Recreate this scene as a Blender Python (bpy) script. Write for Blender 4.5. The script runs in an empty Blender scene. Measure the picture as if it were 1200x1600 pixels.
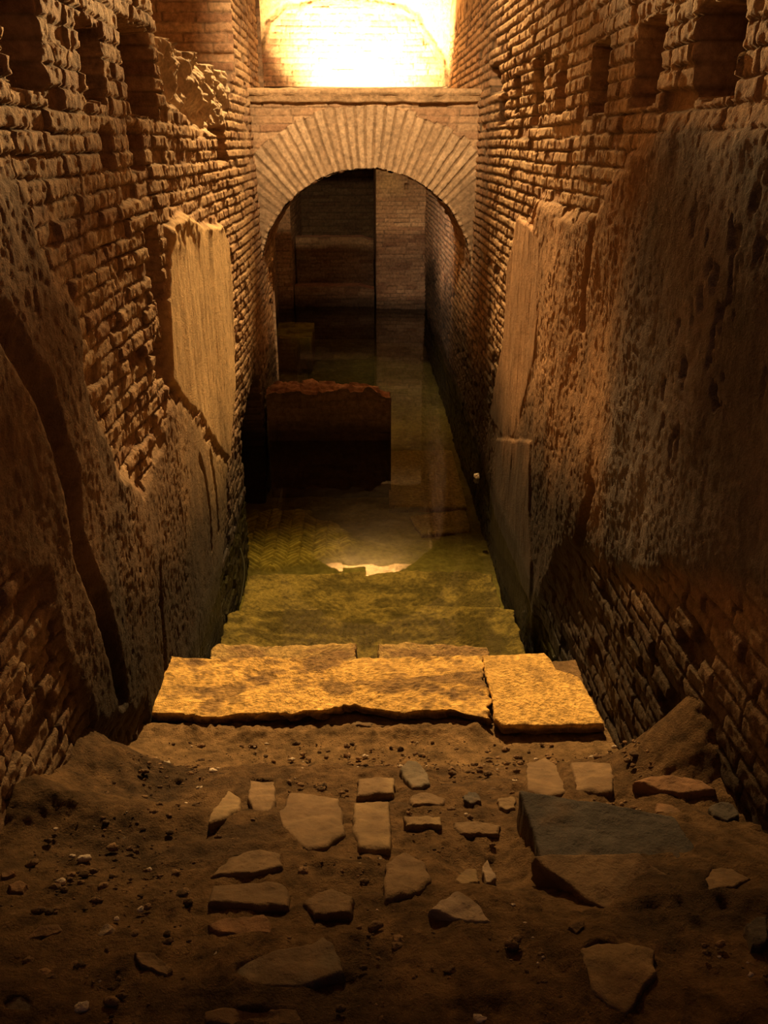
# Flooded ancient brick corridor with an arch, lit by warm flood lamps and added fill lights.
# Units: metres. Water level z = 0, corridor runs along +Y, camera stands on the rubble stair.
import bpy, bmesh, math, random
import numpy as np
from mathutils import Vector

scene = bpy.context.scene
COL = scene.collection
rng = random.Random(11)
CAM_Z = 2.31

# ------------------------------------------------------------------ noise
def hsh(ix, iy, seed):
    a = (np.asarray(ix).astype(np.int64) * 374761393 + np.asarray(iy).astype(np.int64) * 668265263 + int(seed) * 974634777) & 0xFFFFFFFF
    a = ((a ^ (a >> 13)) * 1274126177) & 0xFFFFFFFF
    a = ((a ^ (a >> 16)) * 2246822519) & 0xFFFFFFFF
    return ((a ^ (a >> 15)) & 0xFFFFFF) / float(0x1000000)

def vn(x, y, seed):
    ix = np.floor(x); iy = np.floor(y)
    fx = x - ix; fy = y - iy
    fx = fx * fx * fx * (fx * (fx * 6 - 15) + 10); fy = fy * fy * fy * (fy * (fy * 6 - 15) + 10)
    a = hsh(ix, iy, seed); b = hsh(ix + 1, iy, seed); c = hsh(ix, iy + 1, seed); d = hsh(ix + 1, iy + 1, seed)
    return ((a + (b - a) * fx) * (1 - fy) + (c + (d - c) * fx) * fy) * 2 - 1

def fbm(x, y, seed, octv=4, gain=0.5):
    s = 0; amp = 1; tot = 0
    for o in range(octv):
        s = s + amp * vn(x * (2 ** o) + 17.3 * o, y * (2 ** o) - 9.1 * o, seed + o)
        tot += amp; amp *= gain
    return s / tot

def ss(a, b, x):
    t = np.clip((x - a) / (b - a), 0, 1)
    return t * t * (3 - 2 * t)

def mix3(a, b, t):
    return a + (b - a) * t[..., None]

def C3(*c):
    return np.array(c, float)

def poly_sd(u, v, pts):
    """signed distance to a polygon, negative inside"""
    d = np.full(u.shape, 1e9); inside = np.zeros(u.shape, bool)
    n = len(pts)
    for i in range(n):
        x0, y0 = pts[i]; x1, y1 = pts[(i + 1) % n]
        ex, ey = x1 - x0, y1 - y0
        t = np.clip(((u - x0) * ex + (v - y0) * ey) / (ex * ex + ey * ey + 1e-12), 0, 1)
        d = np.minimum(d, (u - x0 - t * ex) ** 2 + (v - y0 - t * ey) ** 2)
        c = (y0 > v) != (y1 > v)
        if abs(ey) > 1e-9:
            inside ^= c & (u < (x1 - x0) * (v - y0) / ey + x0)
    d = np.sqrt(d)
    return np.where(inside, -d, d)

def line_d(u, v, pts):
    d = np.full(u.shape, 1e9)
    for i in range(len(pts) - 1):
        x0, y0 = pts[i]; x1, y1 = pts[i + 1]
        ex, ey = x1 - x0, y1 - y0
        t = np.clip(((u - x0) * ex + (v - y0) * ey) / (ex * ex + ey * ey + 1e-12), 0, 1)
        d = np.minimum(d, (u - x0 - t * ex) ** 2 + (v - y0 - t * ey) ** 2)
    return np.sqrt(d)

def rect_sd(u, v, u0, u1, v0, v1):
    dx = np.maximum(u0 - u, u - u1); dy = np.maximum(v0 - v, v - v1)
    return np.maximum(dx, dy)

# ------------------------------------------------------------------ materials
def material(name, bump=0.35, bdist=0.004, scale=140.0, vary=0.35, spec=0.25, flat=None, rough=0.85, vscale=22.0, stretch=None):
    m = bpy.data.materials.new(name); m.use_nodes = True
    nt = m.node_tree; N = nt.nodes; L = nt.links
    bs = N['Principled BSDF']
    bs.inputs['Specular IOR Level'].default_value = spec
    tc = N.new('ShaderNodeTexCoord'); vec = tc.outputs['Object']
    if stretch:
        mp = N.new('ShaderNodeMapping'); mp.inputs['Scale'].default_value = stretch
        L.new(vec, mp.inputs['Vector']); vec = mp.outputs['Vector']
    if flat is None:
        at = N.new('ShaderNodeAttribute'); at.attribute_name = 'Col'
        base = at.outputs['Color']; L.new(at.outputs['Alpha'], bs.inputs['Roughness'])
    else:
        rgb = N.new('ShaderNodeRGB'); rgb.outputs[0].default_value = (*flat, 1); base = rgb.outputs[0]
        bs.inputs['Roughness'].default_value = rough
    n1 = N.new('ShaderNodeTexNoise'); n1.inputs['Scale'].default_value = vscale; n1.inputs['Detail'].default_value = 6; n1.inputs['Roughness'].default_value = 0.65
    n2 = N.new('ShaderNodeTexNoise'); n2.inputs['Scale'].default_value = scale; n2.inputs['Detail'].default_value = 4; n2.inputs['Roughness'].default_value = 0.7
    L.new(vec, n1.inputs['Vector']); L.new(vec, n2.inputs['Vector'])
    mr = N.new('ShaderNodeMapRange'); mr.inputs['From Min'].default_value = 0.28; mr.inputs['From Max'].default_value = 0.72
    mr.inputs['To Min'].default_value = 1 - vary; mr.inputs['To Max'].default_value = 1 + vary
    L.new(n1.outputs['Fac'], mr.inputs['Value'])
    mx = N.new('ShaderNodeVectorMath'); mx.operation = 'SCALE'
    L.new(base, mx.inputs[0]); L.new(mr.outputs['Result'], mx.inputs['Scale'])
    L.new(mx.outputs['Vector'], bs.inputs['Base Color'])
    bp = N.new('ShaderNodeBump'); bp.inputs['Strength'].default_value = bump; bp.inputs['Distance'].default_value = bdist
    ad = N.new('ShaderNodeMath'); ad.operation = 'ADD'
    L.new(n1.outputs['Fac'], ad.inputs[0]); L.new(n2.outputs['Fac'], ad.inputs[1])
    L.new(ad.outputs['Value'], bp.inputs['Height']); L.new(bp.outputs['Normal'], bs.inputs['Normal'])
    return m

M_BRICK = material('old brick', bump=1.0, bdist=0.007, scale=130, vary=0.42, vscale=30)
M_PLASTER = material('wall plaster', bump=0.9, bdist=0.008, scale=120, vary=0.3, vscale=26)
M_SOIL = material('trodden earth', bump=1.0, bdist=0.02, scale=160, vary=0.6, spec=0.15)
M_STONE = material('stone', bump=0.8, bdist=0.006, scale=110, vary=0.3, spec=0.3)
M_TRAV = material('travertine', bump=1.0, bdist=0.014, scale=75, vary=0.6, spec=0.3, vscale=38)
M_MUD = material('submerged floor', bump=0.5, bdist=0.006, scale=80, vary=0.4, spec=0.1)
M_CABLE = material('cable', flat=(0.012, 0.011, 0.01), rough=0.6)
M_WHITE = material('white scrap', flat=(0.75, 0.68, 0.55), rough=0.7, vary=0.1)

def water_material():
    m = bpy.data.materials.new('still green water'); m.use_nodes = True
    nt = m.node_tree; N = nt.nodes; L = nt.links; N.clear()
    out = N.new('ShaderNodeOutputMaterial')
    tr = N.new('ShaderNodeBsdfTransparent'); tr.inputs['Color'].default_value = (0.70, 0.70, 0.52, 1)
    gl = N.new('ShaderNodeBsdfGlossy'); gl.inputs['Roughness'].default_value = 0.015; gl.inputs['Color'].default_value = (1, 1, 1, 1)
    fr = N.new('ShaderNodeFresnel'); fr.inputs['IOR'].default_value = 1.333
    mx = N.new('ShaderNodeMixShader')
    tc = N.new('ShaderNodeTexCoord')
    nz = N.new('ShaderNodeTexNoise'); nz.inputs['Scale'].default_value = 5.0; nz.inputs['Detail'].default_value = 1
    bp = N.new('ShaderNodeBump'); bp.inputs['Strength'].default_value = 0.03; bp.inputs['Distance'].default_value = 0.02
    L.new(tc.outputs['Object'], nz.inputs['Vector']); L.new(nz.outputs['Fac'], bp.inputs['Height'])
    L.new(bp.outputs['Normal'], gl.inputs['Normal'])
    L.new(fr.outputs['Fac'], mx.inputs['Fac']); L.new(tr.outputs[0], mx.inputs[1]); L.new(gl.outputs[0], mx.inputs[2])
    L.new(mx.outputs[0], out.inputs['Surface'])
    return m
M_WATER = water_material()

# ------------------------------------------------------------------ mesh helpers
def link(o, parent=None):
    COL.objects.link(o)
    if parent is not None:
        o.parent = parent
    return o

def tag(o, label=None, cat=None, group=None, kind=None):
    if label: o['label'] = label
    if cat: o['category'] = cat
    if group: o['group'] = group
    if kind: o['kind'] = kind
    return o

def quads_mesh(name, co, quads, col, mat, parent=None, smooth=True):
    """co (n,3), quads (m,4) -> object, unused vertices dropped"""
    used = np.zeros(len(co), bool); used[quads.ravel()] = True
    idx = np.cumsum(used) - 1
    co = co[used]; quads = idx[quads]
    me = bpy.data.meshes.new(name)
    me.vertices.add(len(co)); me.vertices.foreach_set('co', co.astype(np.float32).ravel())
    m = len(quads)
    me.loops.add(m * 4); me.loops.foreach_set('vertex_index', quads.astype(np.int32).ravel())
    me.polygons.add(m)
    me.polygons.foreach_set('loop_start', (np.arange(m) * 4).astype(np.int32))
    me.polygons.foreach_set('use_smooth', np.full(m, smooth, bool))
    if col is not None:
        c = col[used]
        at = me.attributes.new('Col', 'FLOAT_COLOR', 'POINT')
        at.data.foreach_set('color', c.astype(np.float32).ravel())
    me.update(calc_edges=True)
    me.materials.append(mat)
    o = bpy.data.objects.new(name, me)
    return link(o, parent)

def grid_quads(nu, nv, flip=False):
    i = np.arange(nu * nv).reshape(nu, nv)
    a, b, c, d = i[:-1, :-1], i[1:, :-1], i[1:, 1:], i[:-1, 1:]
    q = np.stack([a, b, c, d], -1) if not flip else np.stack([a, d, c, b], -1)
    return q.reshape(-1, 4)

def rgba(col, rough):
    return np.concatenate([col, np.broadcast_to(rough, col.shape[:-1])[..., None]], -1)

def grid_obj(name, P, col, mat, parent=None, flip=False, fmask=None):
    nu, nv = P.shape[:2]
    q = grid_quads(nu, nv, flip)
    if fmask is not None:
        q = q[fmask.ravel()]
    return quads_mesh(name, P.reshape(-1, 3), q, col.reshape(-1, 4), mat, parent)

def cells_all(mask):
    """vertex mask -> face mask (all four corners)"""
    return mask[:-1, :-1] & mask[1:, :-1] & mask[1:, 1:] & mask[:-1, 1:]

def cells_any(mask):
    return mask[:-1, :-1] | mask[1:, :-1] | mask[1:, 1:] | mask[:-1, 1:]

# ------------------------------------------------------------------ brick relief
def bricks(u, v, seed, course=0.057, length=0.20, wob=1.0, deep=0.016, ragged=1.0, fillk=1.0, jw=1.0):
    """relief (m, 0 = joint bottom) + brick tint hash + brick mask"""
    vv = v + wob * (0.012 * fbm(u * 0.9, v * 0.9, seed + 1, 2) + 0.004 * ragged * fbm(u * 9, v * 12, seed + 2, 2))
    c = np.floor(vv / course)
    Lc = length * (0.75 + 0.55 * hsh(c, 0 * c, seed + 3))
    uu = u + hsh(c, 0 * c + 5, seed + 4) * 3.0 + 0.006 * ragged * fbm(u * 14, v * 30, seed + 5, 2)
    t = uu / Lc
    b = np.floor(t); f = t - b
    s0 = 0.5 * (hsh(b, c, seed + 6) - 0.5); s1 = 1 + 0.5 * (hsh(b + 1, c, seed + 6) - 0.5)
    lo = f < s0; hi = f > s1
    b2 = np.where(lo, b - 1, np.where(hi, b + 1, b))
    f2 = t - b2
    e0 = 0.5 * (hsh(b2, c, seed + 6) - 0.5); e1 = 1 + 0.5 * (hsh(b2 + 1, c, seed + 6) - 0.5)
    du = np.minimum(f2 - e0, e1 - f2) * Lc
    g = vv / course - c
    dv = np.minimum(g, 1 - g) * course
    h = hsh(b2, c, seed + 7); h2 = hsh(b2, c, seed + 8); h3 = hsh(b2, c, seed + 9)
    edge = 0.0035 * ragged * fbm(u * 45, v * 45, seed + 10, 3)
    m = ss(0.0, 1.0, (np.minimum(du * 0.85, dv) + edge - 0.0015 * jw) / (0.005 * jw))
    fill = fillk * ss(-0.25, 0.45, fbm(u * 1.6, v * 2.2, seed + 14, 4))
    m = np.maximum(m, 0.62 * fill * ss(0.0, 0.5, 0.6 + fbm(u * 25, v * 25, seed + 15, 2)))
    e = m * (deep + 0.012 * (h - 0.5) * ragged + 0.22 * (h2 - 0.5) * (f2 - 0.5) * Lc * 0.5)
    e = e + (0.0045 * fbm(u * 11, v * 14, seed + 16, 3) + 0.0022 * fbm(u * 60, v * 60, seed + 17, 2)) * ragged
    gone = (h3 < 0.03 * ragged) & (m > 0)
    e = np.where(gone, e - 0.025 * m, e)
    e = e + 0.004 * ragged * fbm(u * 30, v * 30, seed + 11, 3)
    return e, h2, m

BR_A, BR_B, BR_C = C3(0.42, 0.265, 0.15), C3(0.52, 0.35, 0.205), C3(0.33, 0.19, 0.11)
MORTAR = C3(0.25, 0.17, 0.10)
def brick_col(h, m, seed, u, v):
    c = mix3(np.broadcast_to(BR_A, h.shape + (3,)), BR_B, ss(0.55, 1.0, h))
    c = mix3(c, np.broadcast_to(BR_C, c.shape), ss(0.35, 0.0, h))
    n = fbm(u * 1.7, v * 1.7, seed + 30, 4)
    c = c * (1 + 0.28 * n)[..., None]
    return mix3(np.broadcast_to(MORTAR, c.shape), c, m)

def axis(*segs):
    """(start, stop, step) segments -> increasing coordinates"""
    out = []
    for a, b, s in segs:
        out.append(np.arange(a, b - 1e-6, s))
    out.append(np.array([segs[-1][1]]))
    return np.concatenate(out)

def hole(e, u, v, u0, u1, v0, v1, depth, seed, rag=0.02):
    sd = rect_sd(u, v, u0, u1, v0, v1) + rag * fbm(u * 14, v * 14, seed, 3)
    k = ss(0.006, -0.012, sd)
    return e * (1 - k) - depth * k, k

def rough_plaster(u, v, seed):
    """pitted old render, pits drawn out vertically"""
    n = 0.022 * fbm(u * 1.8, v * 1.3, seed, 4) + 0.0045 * fbm(u * 12, v * 9, seed + 6, 4)
    p = fbm(u * 52, v * 40, seed + 12, 3); zone = ss(-0.2, 0.35, fbm(u * 3, v * 2, seed + 15, 3))
    n = n - 0.0055 * ss(0.24, 0.42, p) * (0.15 + 0.85 * zone) + 0.0028 * fbm(u * 70, v * 60, seed + 20, 3)
    return n

def wet(col, z, hi=0.12, k=0.32):
    w = ss(hi + 0.12, hi - 0.06, z)
    return col * (1 - (1 - k) * w)[..., None], w

# ================================================================== LEFT WALL
def build_left():
    y = axis((0.25, 3.2, 0.0065), (3.2, 6.0, 0.008), (6.0, 8.25, 0.010))
    z = axis((-0.65, 3.35, 0.0075), (3.35, 6.6, 0.05))
    Y, Z = np.meshgrid(y, z, indexing='ij')
    e, h, m = bricks(Y, Z, 100, deep=0.015, ragged=1.25 - 0.35 * ss(4.5, 6.0, Y), length=0.17, fillk=1 - 0.6 * ss(4.5, 6.0, Y), jw=1 + 0.6 * ss(4.5, 6.5, Y))
    col = brick_col(h, m, 100, Y, Z)
    e = e + 0.025 * fbm(Y * 0.8, Z * 0.8, 140, 3)
    rough = np.full(Y.shape, 0.88)
    # sockets of the lost timbers and other holes
    dk = np.zeros(Y.shape)
    for (a, b, c, d, dep) in [(2.28, 2.53, 2.43, 2.72, .32), (2.88, 3.11, 2.44, 2.64, .34), (3.44, 3.92, 2.41, 2.73, .17),
                              (3.39, 3.61, 1.72, 2.0, .09), (3.30, 3.55, 1.42, 1.56, .06),
                              (2.98, 3.12, 2.22, 2.35, .05), (3.37, 3.60, 2.20, 2.36, .055), (5.35, 5.75, 2.20, 2.42, .07), (6.85, 6.98, 2.42, 2.72, .08)]:
        e, k = hole(e, Y, Z, a, b, c, d, dep, int(a * 100), 0.03)
        dk = np.maximum(dk, k)
    # loosened masonry under the recess
    sd = poly_sd(Y, Z, [(4.0, 2.74), (6.2, 2.80), (6.15, 2.60), (5.75, 2.42), (5.2, 2.36), (4.5, 2.40), (4.05, 2.52)]) + 0.05 * fbm(Y * 6, Z * 6, 150, 3)
    k = ss(0.02, -0.03, sd)
    lump = -0.045 + 0.09 * fbm(Y * 4.5, Z * 7, 155, 4) + 0.03 * fbm(Y * 20, Z * 25, 157, 3)
    e = e * (1 - k) + lump * k
    col = mix3(col, np.broadcast_to(C3(0.62, 0.48, 0.33), col.shape), k * 0.85)
    # the recess with its square reveal
    sd = rect_sd(Y, Z, 4.02, 6.28, 2.74, 3.95)
    k = ss(0.004, -0.008, sd + 0.012 * fbm(Y * 12, Z * 12, 160, 2))
    e = e * (1 - k) - 0.55 * k
    # wall pier beyond the recess carries flat facing
    # culvert mouth beside the low wall
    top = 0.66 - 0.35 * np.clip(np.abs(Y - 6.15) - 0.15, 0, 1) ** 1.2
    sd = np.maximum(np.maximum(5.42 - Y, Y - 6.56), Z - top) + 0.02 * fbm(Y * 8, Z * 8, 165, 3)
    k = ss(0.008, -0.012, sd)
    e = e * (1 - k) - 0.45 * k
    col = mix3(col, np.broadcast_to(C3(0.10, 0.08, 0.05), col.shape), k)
    # plaster
    P1 = [(3.78, 1.98), (3.84, 2.01), (4.19, 2.02), (4.48, 1.96), (4.83, 1.90), (5.24, 1.86), (5.36, 1.75), (5.385, 1.55), (5.35, 1.28), (5.29, 1.05), (5.21, .90), (5.04, .74), (4.80, .52), (4.435, .74), (4.02, 1.06), (3.71, 1.23), (3.52, 1.36), (3.60, 1.7)]
    P2 = [(3.52, 1.36), (3.71, 1.23), (4.02, 1.06), (4.435, .74), (4.80, .52), (4.63, .27), (4.45, .085), (4.20, -.027), (4.2, -.4), (2.7, -.4), (2.56, .35), (2.05, .66), (2.0, .82), (1.95, 1.0), (1.91, 1.17), (1.9, 1.25), (1.7, 1.38), (0.2, 1.42), (0.2, 2.3), (1.9, 2.25), (2.16, 2.25), (2.26, 2.2), (2.30, 2.05), (2.33, 2.0), (2.46, 1.89), (2.48, 1.76), (2.46, 1.61), (2.57, 1.47), (2.71, 1.29), (2.94, 1.12), (3.18, 1.19), (3.40, 1.28)]
    w = 0.02 * fbm(Y * 7, Z * 7, 170, 4)
    s1 = poly_sd(Y, Z, P1) + w * 1.2 + 0.02 * fbm(Y * 3, Z * 3, 172, 2)
    s2 = poly_sd(Y, Z, P2) + w * 2.2
    k2 = ss(0.02, -0.07, s2)
    rp = 0.034 + rough_plaster(Y, Z, 180) * (1 - 0.55 * ss(3.3, 3.8, Y))
    # deep vertical gully in the near render
    dl = 0.015 * fbm(Y * 9, Z * 9, 191, 3) + line_d(Y, Z, [(1.95, 1.93), (2.10, 1.72), (2.18, 1.45), (2.17, 1.25), (2.3, 0.9), (2.35, 0.6)]) + 0.012 * fbm(Y * 20, Z * 12, 190, 3)
    rp = rp - 0.045 * ss(0.07, 0.0, dl)
    for cr in ([(3.95, .86), (4.05, .72), (4.1, .5), (4.06, .3)], [(4.25, .78), (4.33, .5), (4.3, .3)], [(3.0, .75), (2.95, .5), (2.9, .3)]):
        rp = rp - 0.02 * ss(0.03, 0.004, line_d(Y, Z, cr) + 0.012 * fbm(Y * 25, Z * 25, 195, 3))
    e = e * (1 - k2) + rp * k2
    cp = mix3(np.broadcast_to(C3(0.25, 0.155, 0.09), col.shape), C3(0.52, 0.36, 0.19), ss(3.2, 4.4, Y + 0.5 * fbm(Y * 3, Z * 2, 197, 3)))
    cp = cp * (1 + 0.35 * fbm(Y * 5, Z * 2.2, 198, 4))[..., None]
    mould = ss(0.05, 0.45, fbm(Y * 2.0, Z * 0.9, 199, 4)) * ss(3.4, 2.4, Y)
    cp = mix3(cp, np.broadcast_to(C3(0.10, 0.085, 0.075), col.shape), 0.7 * mould)
    low_dark = ss(1.25, 0.55, Z + 0.35 * fbm(Y * 1.6, Z * 1.2, 231, 4) + 0.75 * ss(3.2, 3.9, Y))  # render colour mixed darker towards the wall foot
    cp = mix3(cp, np.broadcast_to(C3(0.11, 0.07, 0.042), col.shape), 0.45 * low_dark)
    col = mix3(col, cp, k2)
    rub = ss(0.11, 0.02, np.abs(Y - 3.52 + 0.05 * fbm(Z * 4, Z * 0, 201, 2)) + 0.02) * ss(0.75, 1.0, Z) * ss(2.08, 1.95, Z) * (1 - k2)
    e = e + rub * (0.045 * fbm(Y * 11, Z * 9, 202, 4) - 0.03)
    k1 = ss(0.008, -0.03, s1)
    lumpy = ss(1.80, 1.97, Z)
    e1 = 0.040 + 0.022 * (1 - 0.55 * ss(3.3, 3.8, Y)) * fbm(Y * 1.8, Z * 1.3, 180, 4) + 0.005 * fbm(Y * 9, Z * 1.4, 203, 3) + 0.0015 * fbm(Y * 40, Z * 8, 204, 2) + lumpy * (0.03 * fbm(Y * 8, Z * 8, 205, 4) + 0.01)
    e = e * (1 - k1) + e1 * k1
    c1 = np.broadcast_to(C3(0.62, 0.42, 0.215), col.shape) * (1 + 0.12 * fbm(Y * 12, Z * 1.0, 206, 4) + 0.22 * fbm(Y * 3, Z * 2.2, 207, 4))[..., None]
    col = mix3(col, c1, k1)
    # wall colour gets darker, unevenly, towards its foot
    foot_dark = ss(1.35, 0.6, Z + 0.45 * fbm(Y * 1.3, Z * 1.0, 233, 5) + 0.35 * ss(3.6, 4.6, Y))
    col = col * (1 - 0.84 * foot_dark)[..., None]
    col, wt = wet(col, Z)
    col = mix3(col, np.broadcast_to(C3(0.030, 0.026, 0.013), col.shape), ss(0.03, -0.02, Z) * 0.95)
    rough = rough - 0.4 * wt
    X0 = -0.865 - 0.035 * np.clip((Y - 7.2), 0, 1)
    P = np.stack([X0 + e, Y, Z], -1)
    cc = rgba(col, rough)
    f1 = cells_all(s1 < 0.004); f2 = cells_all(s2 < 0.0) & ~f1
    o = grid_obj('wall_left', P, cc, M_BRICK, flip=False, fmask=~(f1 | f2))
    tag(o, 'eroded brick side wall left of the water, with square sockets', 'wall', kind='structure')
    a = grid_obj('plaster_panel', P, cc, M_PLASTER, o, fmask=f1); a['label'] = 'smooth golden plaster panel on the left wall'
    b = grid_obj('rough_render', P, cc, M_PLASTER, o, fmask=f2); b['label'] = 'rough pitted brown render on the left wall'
    return o

# ================================================================== RIGHT WALL
def build_right():
    y = axis((0.25, 3.2, 0.0065), (3.2, 6.0, 0.008), (6.0, 8.2, 0.010), (8.2, 12.95, 0.011))
    z = axis((-0.65, 3.35, 0.0075), (3.35, 6.6, 0.05))
    Y, Z = np.meshgrid(y, z, indexing='ij')
    e, h, m = bricks(Y, Z, 300, deep=0.014, length=0.17, ragged=1.0, fillk=0.1 + 0.9 * ss(5.5, 3.5, Y), jw=1 + 1.1 * ss(4.2, 6.5, Y))
    col = brick_col(h, m, 300, Y, Z)
    col = col * (1 - 0.45 * (1 - m) * ss(4.0, 6.0, Y))[..., None]
    e = e + 0.02 * fbm(Y * 0.8, Z * 0.8, 340, 3)
    for (a, b, c, d, dep) in [(3.48, 3.735, 2.415, 2.665, .34), (2.85, 3.13, 2.425, 2.66, .36), (2.26, 2.56, 2.42, 2.64, .36), (4.19, 4.40, 2.44, 2.66, .28),
                              (4.80, 5.01, 2.40, 2.71, .12), (5.40, 5.61, 2.48, 2.68, .12), (6.28, 6.68, 2.63, 2.81, .14), (5.95, 6.2, 2.42, 2.59, .05), (5.97, 6.07, 1.90, 2.07, .04),
                              (9.0, 9.09, 1.1, 1.18, .03)]:
        e, k = hole(e, Y, Z, a, b, c, d, dep, int(a * 100) + 3, 0.014)
    # crumbling around the sockets
    k = ss(0.06, -0.05, rect_sd(Y, Z, 4.5, 6.3, 2.38, 2.72) + 0.12 * fbm(Y * 5, Z * 6, 345, 3))
    e = e - 0.015 * k * (0.5 + fbm(Y * 9, Z * 12, 346, 3)) * (e > -0.03)
    RP = [(4.68, 2.04), (4.54, 2.07), (4.1, 2.05), (3.6, 2.07), (3.41, 2.08), (3.22, 2.2), (2.94, 2.33), (2.71, 2.385), (2.49, 2.40), (2.3, 2.38), (2.1, 2.38), (0.2, 2.38), (0.2, 1.3), (1.69, 1.3), (1.78, 1.25), (2.09, 1.15), (2.5, .90), (2.74, .81), (3.23, .65), (3.5, .42), (3.76, .03), (3.9, -.4), (5.3, -.4), (5.6, -.05), (6.15, .0), (5.95, .3), (5.8, .49), (5.6, .78), (5.375, 1.27), (5.37, 1.59), (5.14, 1.87), (4.95, 1.86)]
    w = 0.02 * fbm(Y * 7, Z * 7, 370, 4)
    sm_poly = [(5.14, 1.90), (4.75, 1.90), (4.42, 1.85), (4.33, 1.47), (4.38, 1.25), (4.70, .71), (5.1, .55), (5.83, .48), (5.6, .78), (5.39, 1.27), (5.39, 1.6)]
    sp_poly = [(5.36, .47), (4.25, .84), (4.10, .49), (3.93, .25), (3.9, .02), (5.3, -.25)]
    s2 = poly_sd(Y, Z, RP) + w * 2.2
    k2 = ss(0.02, -0.09, s2)
    rp = 0.034 + rough_plaster(Y, Z, 380) + 0.006 * fbm(Y * 6, Z * 3, 381, 3)
    # broken upper lip catches the light
    lip = ss(-0.10, -0.015, s2) * ss(1.9, 2.0, Z)
    rp = rp + 0.014 * lip * (0.6 + fbm(Y * 12, Z * 12, 383, 3))
    for cr in ([(3.40, 2.03), (3.43, 1.9), (3.5, 1.75), (3.47, 1.62)], [(3.05, 1.05), (3.12, .8), (3.2, .66)], [(4.6, 1.98), (4.75, 1.88)]):
        rp = rp - 0.035 * ss(0.05, 0.006, line_d(Y, Z, cr) + 0.02 * fbm(Y * 18, Z * 18, 386, 3))
    gouge = ss(0.34, 0.5, fbm(Y * 20, Z * 11, 387, 3)) * ss(0.45, 0.2, np.hypot(Y - 2.15, (Z - 1.85) * 0.8))
    rp = rp - 0.018 * gouge
    e = e * (1 - k2) + rp * k2
    cp = np.broadcast_to(C3(0.36, 0.205, 0.105), col.shape) * (1 + 0.38 * fbm(Y * 5, Z * 2, 390, 5))[..., None]
    # near half of the render painted grey to stand in for shade
    near_shade = ss(3.12, 2.72, Y + 0.12 * (Z - 1.4) + 0.30 * fbm(Y * 2.2, Z * 1.6, 392, 4))
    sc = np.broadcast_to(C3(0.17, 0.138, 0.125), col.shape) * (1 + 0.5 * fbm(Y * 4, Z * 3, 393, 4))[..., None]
    cp = mix3(cp, sc, near_shade)
    low = ss(1.3, 0.7, Z + 0.3 * fbm(Y * 2, Z * 2, 394, 3)) * ss(5.0, 4.2, Y)
    cp = mix3(cp, np.broadcast_to(C3(0.09, 0.06, 0.04), col.shape), 0.4 * low)
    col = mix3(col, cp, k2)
    k1 = ss(0.006, -0.02, np.minimum(poly_sd(Y, Z, sm_poly) + w * 1.6, poly_sd(Y, Z, sp_poly) + w * 0.5))
    s1 = np.minimum(poly_sd(Y, Z, sm_poly) + w * 1.6, poly_sd(Y, Z, sp_poly) + w * 0.5)
    e1 = 0.037 + 0.009 * ss(0.01, -0.01, poly_sd(Y, Z, sp_poly)) + 0.022 * fbm(Y * 1.8, Z * 1.3, 380, 4) + 0.004 * fbm(Y * 10, Z * 1.2, 395, 3) + 0.0018 * fbm(Y * 45, Z * 6, 396, 2)
    e = e * (1 - k1) + e1 * k1
    col = mix3(col, np.broadcast_to(C3(0.35, 0.20, 0.105), col.shape) * (1 + 0.2 * fbm(Y * 10, Z * 1.0, 397, 3))[..., None], k1)
    # wall darkens towards its foot, with an uneven upper edge
    near_low = ss(1.3, 0.8, Z) * ss(3.9, 3.3, Y) * (1 - k2)
    foot_dark = ss(1.5, 0.8, Z + 0.4 * fbm(Y * 1.3, Z * 1.0, 333, 5) + 0.35 * ss(3.8, 5.0, Y))
    col = col * (1 - 0.88 * foot_dark)[..., None]
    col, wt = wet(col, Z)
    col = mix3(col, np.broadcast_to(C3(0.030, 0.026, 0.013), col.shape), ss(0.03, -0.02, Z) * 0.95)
    rough = 0.88 - 0.42 * wt
    # the damp far stretch shines a little
    rough = rough - 0.30 * ss(1.6, 0.6, Z) * ss(5.5, 7.0, Y)
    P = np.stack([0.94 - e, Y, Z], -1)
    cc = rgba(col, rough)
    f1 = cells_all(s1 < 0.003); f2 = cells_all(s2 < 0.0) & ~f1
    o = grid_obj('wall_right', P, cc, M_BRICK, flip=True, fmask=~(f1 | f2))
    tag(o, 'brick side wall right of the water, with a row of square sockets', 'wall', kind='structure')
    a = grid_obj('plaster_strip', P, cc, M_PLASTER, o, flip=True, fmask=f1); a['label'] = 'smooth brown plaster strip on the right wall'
    b = grid_obj('rough_render', P, cc, M_PLASTER, o, flip=True, fmask=f2); b['label'] = 'rough pitted render, with shade painted grey towards the stair'
    return o

def facing_wall(name, axis_u, u, v, place, seed, flip=False, tint=1.0, deep=0.016, extra=None, mat=None, parent=None, fmask=None, length=0.2, ragged=1.0):
    U, V = np.meshgrid(u, v, indexing='ij')
    e, h, m = bricks(U, V, seed, deep=deep, length=length, ragged=ragged)
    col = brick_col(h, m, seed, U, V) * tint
    if extra is not None:
        e, col = extra(U, V, e, col)
    col, wt = wet(col, np.where(np.isfinite(V), V, 0)) if axis_u != 'top' else (col, np.zeros(U.shape))
    P = place(U, V, e)
    return grid_obj(name, P, rgba(col, 0.88 - 0.3 * wt), mat or M_BRICK, parent, flip, fmask(U, V) if fmask else None)

build_left(); build_right()

# reveal of the recess in the left wall (faces the camera)
o = facing_wall('pier_reveal', 'x', np.arange(-1.45, -0.83, 0.008), np.arange(2.68, 4.0, 0.008),
            lambda U, V, e: np.stack([U, 6.255 - e, V], -1), 410, flip=True, length=0.3, deep=0.02, tint=1.35)
o.name = 'wall_pier'; tag(o, 'brick pier face beside the recess high in the left wall', 'wall', kind='structure')

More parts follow.
